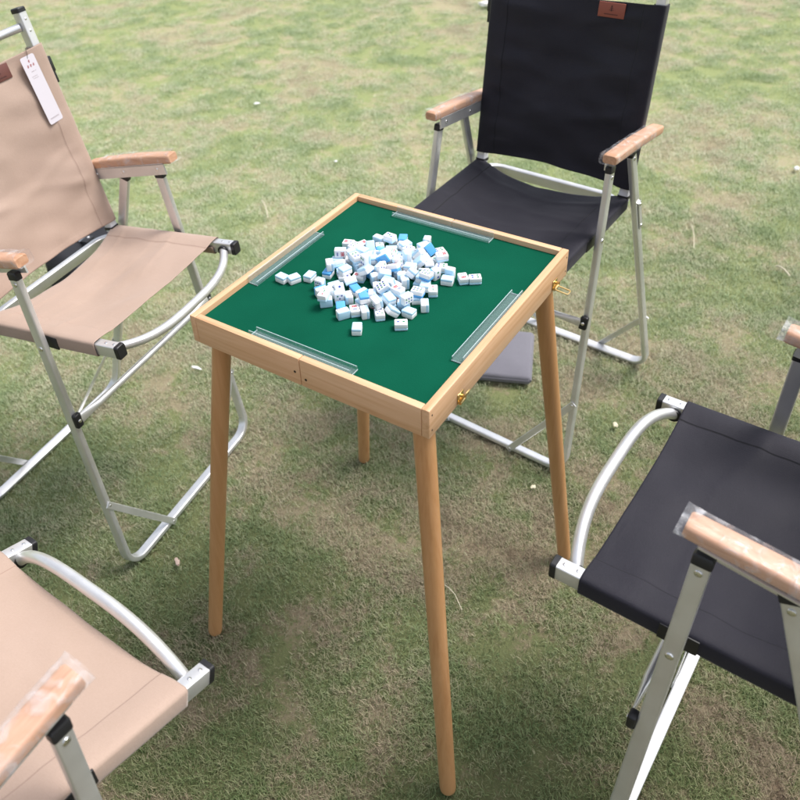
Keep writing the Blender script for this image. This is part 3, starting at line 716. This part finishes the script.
names = {'dots': 'dot', 'bamboo': 'bamboo', 'chars': 'character'}
def tile(pos, q, label, kind=None, back=None, group='mahjong tiles heaped in the middle of the felt'):
    kd, n, me = kind if kind else rnd.choice(protos)
    o = bpy.data.objects.new('mahjong_tile', me); COL.objects.link(o); o.rotation_mode = 'QUATERNION'; o.rotation_quaternion = q; o.location = pos
    bi = back if back is not None else (0 if rnd.random() < .86 else 1)
    c = bpy.data.objects.new('tile_back', backs[bi]); COL.objects.link(c); c.parent = o
    up = (q @ Vector((0, 0, 1))).z
    if label is None:
        if up > .6: label = 'white mahjong tile in the heap, lying with %s face upward' % {'dots': 'printed dot', 'bamboo': 'striped bamboo', 'chars': 'red character'}[kd]
        elif up < -.6: label = 'mahjong tile in the heap lying face down, %s back upward' % ('pale blue' if bi == 0 else 'bright blue')
        else: label = 'white mahjong tile in the heap resting on edge, its %s back layer showing' % ('pale blue' if bi == 0 else 'bright blue')
        group = label.replace('mahjong tile', 'mahjong tiles').replace('white mahjong', 'white mahjong')
    return tag(o, label, 'tile', group)
TAIL = {0: 'pale blue backed mahjong tile lying alone at the far left tip of the heap', 1: 'pale blue backed mahjong tile second from the left tip of the heap'}
for i, (x, y, z, qw, qx, qy, qz) in enumerate(TILES):
    q_ = Quaternion((qw, qx, qy, qz)).normalized()
    if rnd.random() < .3: q_ = q_ @ Quaternion((1, 0, 0), pi)
    tile((x, y, z+FZ+.0001), q_, None)
def apart(px, py, ang, label, kind=0, flip=False, dims=0):
    p = at(px, py, FZ + DZ/2); q = Quaternion((0, 0, 1), ang)
    if flip: q = q @ Quaternion((1, 0, 0), pi)
    if dims: q = q @ Quaternion((0, 1, 0), pi/2); p.z = FZ + DX/2
    else: p.z = FZ + DZ/2 + .0002
    tile(p, q, label, protos[kind], 0, 'mahjong tiles lying apart from the heap')
apart(463, 279, pi/2+.05, 'white mahjong tile apart from the heap, standing lengthwise, between the heap and its neighbour', 12, False)
apart(475, 279.5, -.06, 'white mahjong tile farthest right on the felt, lying crosswise', 3, False)
apart(401, 325, -.1, 'white mahjong tile poking out alone from the near right edge of the heap', 1, False)
apart(357, 329, 1.4, 'pale blue backed mahjong tile at the nearest tip of the heap, toward the camera', 5, True)
apart(294, 279, .45, 'pale blue backed mahjong tile at the far left tip of the heap', 5, True)

# ------------------------------------------------------------------ small things round the chairs
# hang tag on the back of the tan chair: card resting on the cloth near the rail
D = dict(CHAIR['base']); [D.__setitem__(k, D.get(k, 0)+v if k in D else v) for k, v in CHAIR['A'].items()]
rh = Vector((D['xh'], 0, D['zh'])); bt = Vector((D['xt'], 0, D['zt'])); bd = (bt-rh).normalized(); bn = bd.cross(Vector((0, 1, 0))); bn = bn if bn.x > 0 else -bn
MA = Matrix.Translation((D['X'], D['Y'], 0)) @ Matrix.Rotation(D['W'], 4, 'Z')
f1 = rh + bd*((bt-rh).length*D['tf'])
tc = f1 - bd*.088 + Vector((0, D['yr']-.040, 0)) + bn*.0155
tagroot = thing('hang_tag', 'long white card tag with red symbols hanging on the tan chair back', 'tag', MA @ tc)
MR = (Matrix.Rotation(D['W'], 4, 'Z') @ Matrix((Vector((0, 1, 0)), bd, Vector((0, 1, 0)).cross(bd))).transposed().to_4x4())
sg = 1 if Vector((0, 1, 0)).cross(bd).dot(bn) > 0 else -1
MR = MR @ Matrix.Rotation(.04, 4, 'Z'); tagroot.matrix_world = Matrix.Translation(MA @ tc) @ MR
bm = bmesh.new(); vs = [bm.verts.new((x, y, -.0003)) for x, y in section(.0205, .076, .005, 4)]; f = bm.faces.new(vs)
r = bmesh.ops.extrude_face_region(bm, geom=[f]); bmesh.ops.translate(bm, vec=(0, 0, .0007), verts=[v for v in r['geom'] if isinstance(v, bmesh.types.BMVert)]); obj('card', bm, M['paper'], tagroot)
bm = bmesh.new(); zf = .0006*sg
def tick(x, y, w, h): box(bm, (x*1.38, y*1.4, zf), (w*1.4, h*1.4, .0002))
for y0, x0, k in ((.046, 0, 1), (.039, -.006, 3)):
    for i in range(k):
        cx = x0+.006*i; tick(cx, y0, .0036, .0006); tick(cx, y0-.0014, .0028, .0006); tick(cx, y0, .0006, .0046); tick(cx+.001, y0+.0012, .0022, .0006)
obj('card_symbols', bm, M['ink_red'], tagroot)
bm = bmesh.new()
for y, xs in ((.030, (-.003, -.0008, .0014, .005)), (.0225, (-.006, -.003, 0, .003)), (.0195, (-.005, -.002, .001, .004))):
    for x in xs: tick(x, y, .0018, .0012)
for i in range(9): tick(-.009+.0022*i, -.046, .0014, .0022)
obj('card_print', bm, M['ink_grey'], tagroot)
bm = bmesh.new(); sweep(bm, [(0, .070, .0008*sg), (.004, .080, .002*sg), (.010, .090, -.004*sg)], (0, 0, 1), circ(.0005, 6)); obj('tag_string', bm, M['nylon'], tagroot)

# black carry bag lying behind the tan chair, with a grey strap and buckle
p = at(88, 258, .07); bag = thing('carry_bag', 'black nylon carry bag with grey strap lying on the grass behind the tan chair', 'bag', (p.x, p.y, 0), D['W'] + .1)
bm = bmesh.new(); box(bm, (0, 0, .07), (.16, .32, .15), None, .04, 5)
bmesh.ops.subdivide_edges(bm, edges=bm.edges[:], cuts=2, use_grid_fill=True)
for v in bm.verts: v.co += Vector((noise.noise(v.co*9), noise.noise(v.co*9+Vector((3, 0, 0))), noise.noise(v.co*9+Vector((0, 5, 0)))))*.018
obj('bag_body', bm, M['nylon'], bag, 0)
bm = bmesh.new(); sweep(bm, fillet([(.083, -.02, .01), (.088, -.02, .142), (-.085, .03, .145), (-.09, .03, .01)], .03, 5), (0, 1, .1), section(.016, .0014, .001, 1)); st = obj('strap', bm, M['webbing'], bag)
bm = bmesh.new(); box(bm, (.02, 0, .152), (.03, .046, .008), None, .002); bk = obj('buckle', bm, M['plastic'], st)
bm = bmesh.new(); dome(bm, (.02, .01, .156), (0, 0, 1), .005); obj('rivet', bm, M['white_plastic'], bk)

# grey padded pouch on the grass under the black chair
c = [at(531, 379, .028), at(534, 332, .028)]
e = (c[1]-c[0]).normalized(); n = Vector((-e.y, e.x, 0)); lw = .20; ll = (c[1]-c[0]).length
cen = (c[0]+c[1])/2 + n*lw/2; ang = math.atan2(e.y, e.x)
pad = thing('grey_cushion', 'flat grey padded cushion lying on the grass under the black chair behind the table', 'cushion', (cen.x, cen.y, 0), ang)
bm = bmesh.new(); box(bm, (0, 0, .016), (ll, lw, .030), None, .010, 4); bmesh.ops.subdivide_edges(bm, edges=[e_ for e_ in bm.edges if e_.calc_length() > .05], cuts=10, use_grid_fill=True)
for v in bm.verts:
    k = max(0, 1-(2*v.co.x/ll)**2)*max(0, 1-(2*v.co.y/lw)**2)
    if v.co.z > .016: v.co.z += .004*k + noise.noise(v.co*20)*.002
obj('cushion_pad', bm, M['grey_pad'], pad, 60)
bm = bmesh.new(); q = [(ll/2-.004, lw/2-.004, .016), (ll/2-.004, -lw/2+.004, .016), (-ll/2+.004, -lw/2+.004, .016), (-ll/2+.004, lw/2-.004, .016), (ll/2-.004, lw/2-.004, .016)]
for a_, b_ in zip(q, q[1:]): sweep(bm, [a_, b_], (0, 0, 1), circ(.0065, 8))
obj('piping', bm, M['grey_pad'], pad, 60)

# litter
def scrap(px, py, size, ma, label, cat, name, seed, flat=.35, ang=0., z=.009):
    p = at(px, py, 0); bm = bmesh.new(); bmesh.ops.create_icosphere(bm, subdivisions=3, radius=1)
    for v in bm.verts:
        k = 1 + .45*noise.noise(v.co*1.6+Vector((seed, 0, 0))) + .2*noise.noise(v.co*4+Vector((0, seed, 0))); v.co *= k
        v.co = Vector((v.co.x*size[0]/2, v.co.y*size[1]/2, v.co.z*size[1]*flat/2))
    o = obj(name, bm, ma, None, 50); o.location = (p.x, p.y, z); o.rotation_euler = (.1, .1, ang); tag(o, label, cat)
scrap(178, 564, (.026, .010), M['litter_tan'], 'pinkish cigarette butt on the grass near the lower bend of the tan chair frame', 'litter', 'cigarette_butt', 1, .9, 1.9)
scrap(197, 370, (.030, .010), M['litter_white'], 'white paper sliver on the grass just left of the front left table leg', 'litter', 'paper_scrap', 2, .5, -.4)
scrap(615, 427, (.022, .014), M['litter_yellow'], 'pale yellow fallen petal on the grass between the two black chairs', 'litter', 'petal', 3, .5, 1.3)
scrap(257, 105, (.030, .018), M['litter_white'], 'white scrap of paper on the grass above the tan armrest', 'litter', 'paper_scrap', 4, .5, .3)
scrap(533, 489, (.014, .010), M['litter_yellow'], 'tiny cream petal on the grass left of the right table leg', 'litter', 'petal', 5, .5, .3)
scrap(796, 170, (.035, .02), M['litter_white'], 'white paper scrap at the right edge of the photo on far grass', 'litter', 'paper_scrap', 6, .5, .9)
scrap(487, 7, (.10, .06), M['litter_white'], 'bright white crumpled wrapper on far grass beside the black chair back', 'litter', 'wrapper', 7, .6, .2, .02)
scrap(336, 163, (.016, .012), M['litter_white'], 'small white speck of paper on grass above the rear table corner', 'litter', 'paper_scrap', 9, .5, .2)
scrap(619, 604, (.008, .008), M['litter_white'], 'tiny white crumb on the grass below the right table leg', 'litter', 'crumb', 8, .6, .2)
def stalk(px, py, qx, qy, r, label):
    p, q = at(px, py, .012), at(qx, qy, .012); bm = bmesh.new(); mid = (p+q)/2 + Vector((.004, .003, .006)); c = p.copy()
    sweep(bm, [p-c, (p*.6+mid*.4)-c+Vector((0, 0, .003)), mid-c, (q*.6+mid*.4)-c, q-c], (0, 0, 1), circ(r, 6)); o = obj('straw_stalk', bm, M['twig']); o.location = c; tag(o, label, 'stalk', 'dry stalks lying on the grass')
stalk(262, 200, 268, 218, .0020, 'pale dry stalk on the grass between the tan armrest and the table')
stalk(692, 226, 694, 248, .0014, 'thin pale dry stalk on the grass right of the black chair leg')
stalk(776, 266, 790, 276, .0024, 'pale dry stalk on the grass toward the right edge')
stalk(445, 585, 462, 610, .0008, 'thin bent dry stalk on the grass right of the front table leg')

# ------------------------------------------------------------------ ground and grass
def patch_mask(t):
    """straw (0) to green (1) from the place on the lawn"""
    g = t.n('ShaderNodeNewGeometry'); v = g.outputs['Position']
    a = t.noise(v, 1.6, 4, .55, .5); b = t.noise(v, 7.5, 4, .6, .4)
    m = t.n('ShaderNodeMath', operation='MULTIPLY_ADD'); t.l(b, m.inputs[0]); m.inputs[1].default_value = .75; 
    h = t.n('ShaderNodeMath', operation='MULTIPLY'); t.l(a, h.inputs[0]); h.inputs[1].default_value = .8; t.l(h.outputs[0], m.inputs[2])
    c = t.noise(v, 34, 3, .6); c1 = t.n('ShaderNodeMath', operation='MULTIPLY_ADD'); t.l(c, c1.inputs[0]); c1.inputs[1].default_value = .45; t.l(m.outputs[0], c1.inputs[2])
    k = t.n('ShaderNodeMath', operation='MULTIPLY_ADD'); t.l(c1.outputs[0], k.inputs[0]); k.inputs[1].default_value = 1.45; k.inputs[2].default_value = .775*(1-1.45) - .225*1.45
    return k.outputs[0], v
gm = mat('turf_soil', (.1,.09,.05), .95); t = NT(gm); pm, v = patch_mask(t)
fn_ = t.noise(v, 160, 5, .7); fm = t.n('ShaderNodeMath', operation='MULTIPLY_ADD'); t.l(fn_, fm.inputs[0]); fm.inputs[1].default_value = .35; t.l(pm, fm.inputs[2])
t.l(t.ramp(fm.outputs[0], [(.60, (.17,.125,.085)), (.80, (.22,.175,.12)), (.92, (.15,.135,.075)), (1.0, (.12,.13,.06))]), t.b.inputs['Base Color']); soil_t = t; soil_v = v; soil_f = fm.outputs[0]
t.l(t.bump(t.noise(v, 90, 6, .7), .9, .01), t.b.inputs['Normal']); t.b.inputs['Specular IOR Level'].default_value = .1
bm = bmesh.new(); N = 60
def gx(i): u = (i/N*2-1); return math.copysign(abs(u)**3*400, u)
vs = [[bm.verts.new((gx(i), gx(j)+1.5, -.010)) for i in range(N+1)] for j in range(N+1)]
for j in range(N):
    for i in range(N): bm.faces.new((vs[j][i], vs[j][i+1], vs[j+1][i+1], vs[j+1][i]))
go = obj('ground', bm, gm, None, 0); go['kind'] = 'structure'

bl = mat('grass_blades', (.1,.15,.04), .6); t = NT(bl); pm, v = patch_mask(t)
at_ = t.n('ShaderNodeAttribute', attribute_name='tint'); at_.attribute_type = 'GEOMETRY'
oi = t.n('ShaderNodeObjectInfo')
s1 = t.n('ShaderNodeMath', operation='MULTIPLY_ADD'); t.l(at_.outputs['Fac'], s1.inputs[0]); s1.inputs[1].default_value = .5; t.l(pm, s1.inputs[2])
s2 = t.n('ShaderNodeMath', operation='ADD'); t.l(s1.outputs[0], s2.inputs[0]); s2.inputs[1].default_value = -.29
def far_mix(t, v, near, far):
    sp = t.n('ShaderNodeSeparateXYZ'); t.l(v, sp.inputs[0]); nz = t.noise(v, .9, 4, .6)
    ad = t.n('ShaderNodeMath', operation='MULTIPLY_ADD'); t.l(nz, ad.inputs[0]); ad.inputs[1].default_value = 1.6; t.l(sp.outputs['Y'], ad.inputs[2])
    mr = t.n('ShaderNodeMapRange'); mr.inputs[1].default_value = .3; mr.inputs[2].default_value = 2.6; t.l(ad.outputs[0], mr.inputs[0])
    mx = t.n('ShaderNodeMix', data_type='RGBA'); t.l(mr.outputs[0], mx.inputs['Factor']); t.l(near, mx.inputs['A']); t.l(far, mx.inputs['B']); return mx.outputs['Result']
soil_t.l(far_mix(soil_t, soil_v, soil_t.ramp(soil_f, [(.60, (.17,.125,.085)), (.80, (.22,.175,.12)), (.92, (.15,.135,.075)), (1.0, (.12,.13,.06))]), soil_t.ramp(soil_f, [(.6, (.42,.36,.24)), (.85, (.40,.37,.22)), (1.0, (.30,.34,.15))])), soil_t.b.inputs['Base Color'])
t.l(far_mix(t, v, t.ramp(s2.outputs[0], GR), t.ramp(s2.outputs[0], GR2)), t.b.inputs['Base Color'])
t.b.inputs['Specular IOR Level'].default_value = .3; t.b.inputs['Roughness'].default_value = .55
t.b.inputs['Transmission Weight'].default_value = 0
gcol = bpy.data.collections.new('grass_clumps')
rg = random.Random(21)
def clump(n, rad):
    verts = []; fs = []; tint = []
    for i in range(n):
        a = rg.uniform(0, 2*pi); r = rad*math.sqrt(rg.random()); x, y = r*cos(a), r*sin(a)
        dead = rg.random() < .5
        th = rg.uniform(0, 2*pi); L = rg.uniform(.005, .0145) if not dead else rg.uniform(.005, .018)
        w = rg.uniform(.0003, .0008); lean = rg.uniform(.15, 1.1) if not dead else rg.uniform(.95, 1.5)
        if dead and rg.random() < .15: w *= 1.5
        z = -.011 + (rg.uniform(0, .010) if dead else 0); d = Vector((cos(th), sin(th), 0)); s = Vector((-sin(th), cos(th), 0))
        k = len(verts); p = Vector((x, y, z)); cur = lean*.55
        for q in range(3):
            ww = w*(1-.35*q) if q < 2 else w*.12
            verts.append(p - s*ww); verts.append(p + s*ww)
            p = p + (d*sin(cur) + Vector((0, 0, 1))*cos(cur))*(L/2); cur = min(cur + lean*rg.uniform(.2, .6), 1.72)
        fs.append((k, k+1, k+3, k+2)); fs.append((k+2, k+3, k+5, k+4))
        tv = rg.uniform(0, .35) if dead else rg.uniform(.5, 1.0); tint += [tv]*6
    me = bpy.data.meshes.new('clump'); me.from_pydata([tuple(v) for v in verts], [], fs)
    at2 = me.attributes.new('tint', 'FLOAT', 'POINT'); at2.data.foreach_set('value', tint)
    me.materials.append(bl); me.shade_smooth(); o = bpy.data.objects.new('clump', me); gcol.objects.link(o)
for i in range(7): clump(540, .075)

bm = bmesh.new(); NX, NY = 150, 150
def lawn_density(x, y):
    dx, dy = x-EYE.x, y-EYE.y; d = math.hypot(dx, dy); 
    n = noise.noise(Vector((x*5.5, y*5.5, 3)))*.6 + noise.noise(Vector((x*14, y*14, 9)))*.5
    return max(.3, min(1.0, 2.6/max(d, .5)))*max(.30, min(1.2, .9 + n*1.8))
gv = [[bm.verts.new((-4.2+9.2*i/NX, -1.5+9.0*j/NY, 0)) for i in range(NX+1)] for j in range(NY+1)]
for j in range(NY):
    for i in range(NX): bm.faces.new((gv[j][i], gv[j][i+1], gv[j+1][i+1], gv[j+1][i]))
me = bpy.data.meshes.new('grass'); bm.to_mesh(me); bm.free()
da = me.attributes.new('dens', 'FLOAT', 'POINT'); da.data.foreach_set('value', [lawn_density(v.co.x, v.co.y) for v in me.vertices])
gr = bpy.data.objects.new('grass', me); COL.objects.link(gr); me.materials.append(bl)
gr['kind'] = 'stuff'; tag(gr, 'short worn turf, patchy green and straw coloured', 'grass')
ng = bpy.data.node_groups.new('scatter_grass', 'GeometryNodeTree')
ng.interface.new_socket('Geometry', in_out='INPUT', socket_type='NodeSocketGeometry'); ng.interface.new_socket('Geometry', in_out='OUTPUT', socket_type='NodeSocketGeometry')
N_ = ng.nodes; gi = N_.new('NodeGroupInput'); go_ = N_.new('NodeGroupOutput')
dp = N_.new('GeometryNodeDistributePointsOnFaces'); na = N_.new('GeometryNodeInputNamedAttribute'); na.data_type = 'FLOAT'; na.inputs['Name'].default_value = 'dens'
mu = N_.new('ShaderNodeMath'); mu.operation = 'MULTIPLY'; mu.inputs[1].default_value = 330
ip = N_.new('GeometryNodeInstanceOnPoints'); ci = N_.new('GeometryNodeCollectionInfo'); ci.inputs['Collection'].default_value = gcol; ci.inputs['Separate Children'].default_value = True
rv = N_.new('FunctionNodeRandomValue'); rv.data_type = 'FLOAT_VECTOR'; rv.inputs[0].default_value = (-.06, -.06, 0); rv.inputs[1].default_value = (.06, .06, 6.283)
rs = N_.new('FunctionNodeRandomValue'); rs.data_type = 'FLOAT'; rs.inputs[2].default_value = .7; rs.inputs[3].default_value = 1.1
Lk = ng.links.new
Lk(gi.outputs[0], dp.inputs['Mesh']); Lk(na.outputs[0], mu.inputs[0]); Lk(mu.outputs[0], dp.inputs['Density']); Lk(dp.outputs['Points'], ip.inputs['Points'])
Lk(ci.outputs[0], ip.inputs['Instance']); ip.inputs['Pick Instance'].default_value = True; Lk(rv.outputs[0], ip.inputs['Rotation']); Lk(rs.outputs[1], ip.inputs['Scale']); Lk(ip.outputs[0], go_.inputs[0])
md = gr.modifiers.new('scatter', 'NODES'); md.node_group = ng

# ------------------------------------------------------------------ light
w = bpy.data.worlds.new('World'); sc.world = w; w.use_nodes = True; nt = w.node_tree
bg = nt.nodes['Background']; sky = nt.nodes.new('ShaderNodeTexSky'); sky.sky_type = 'NISHITA'; sky.sun_disc = False
SE, SR = radians(62), radians(82)         # height, and bearing clockwise from +Y
sky.sun_elevation = SE; sky.sun_rotation = SR; sky.air_density = 1.0; sky.dust_density = 3.0; sky.ozone_density = 1.0
hs = nt.nodes.new('ShaderNodeHueSaturation'); hs.inputs['Saturation'].default_value = .42
nt.links.new(sky.outputs[0], hs.inputs['Color']); nt.links.new(hs.outputs[0], bg.inputs['Color']); bg.inputs['Strength'].default_value = .118
sl = bpy.data.lights.new('sun', 'SUN'); sl.energy = 1.65; sl.angle = radians(22); sl.color = (1, .97, .93)
so = bpy.data.objects.new('sun', sl); COL.objects.link(so)
sd = Vector((sin(SR)*cos(SE), cos(SR)*cos(SE), sin(SE))); so.rotation_euler = sd.to_track_quat('Z', 'Y').to_euler()
sc.view_settings.view_transform = 'Standard'; sc.view_settings.look = 'None'; sc.view_settings.gamma = 1; sc.view_settings.use_curve_mapping = False
sc.view_settings.exposure = EXPO
sc.render.engine = 'CYCLES'; sc.cycles.use_denoising = True; sc.cycles.max_bounces = 8; sc.cycles.transparent_max_bounces = 12
sc.cycles.caustics_reflective = False; sc.cycles.caustics_refractive = False
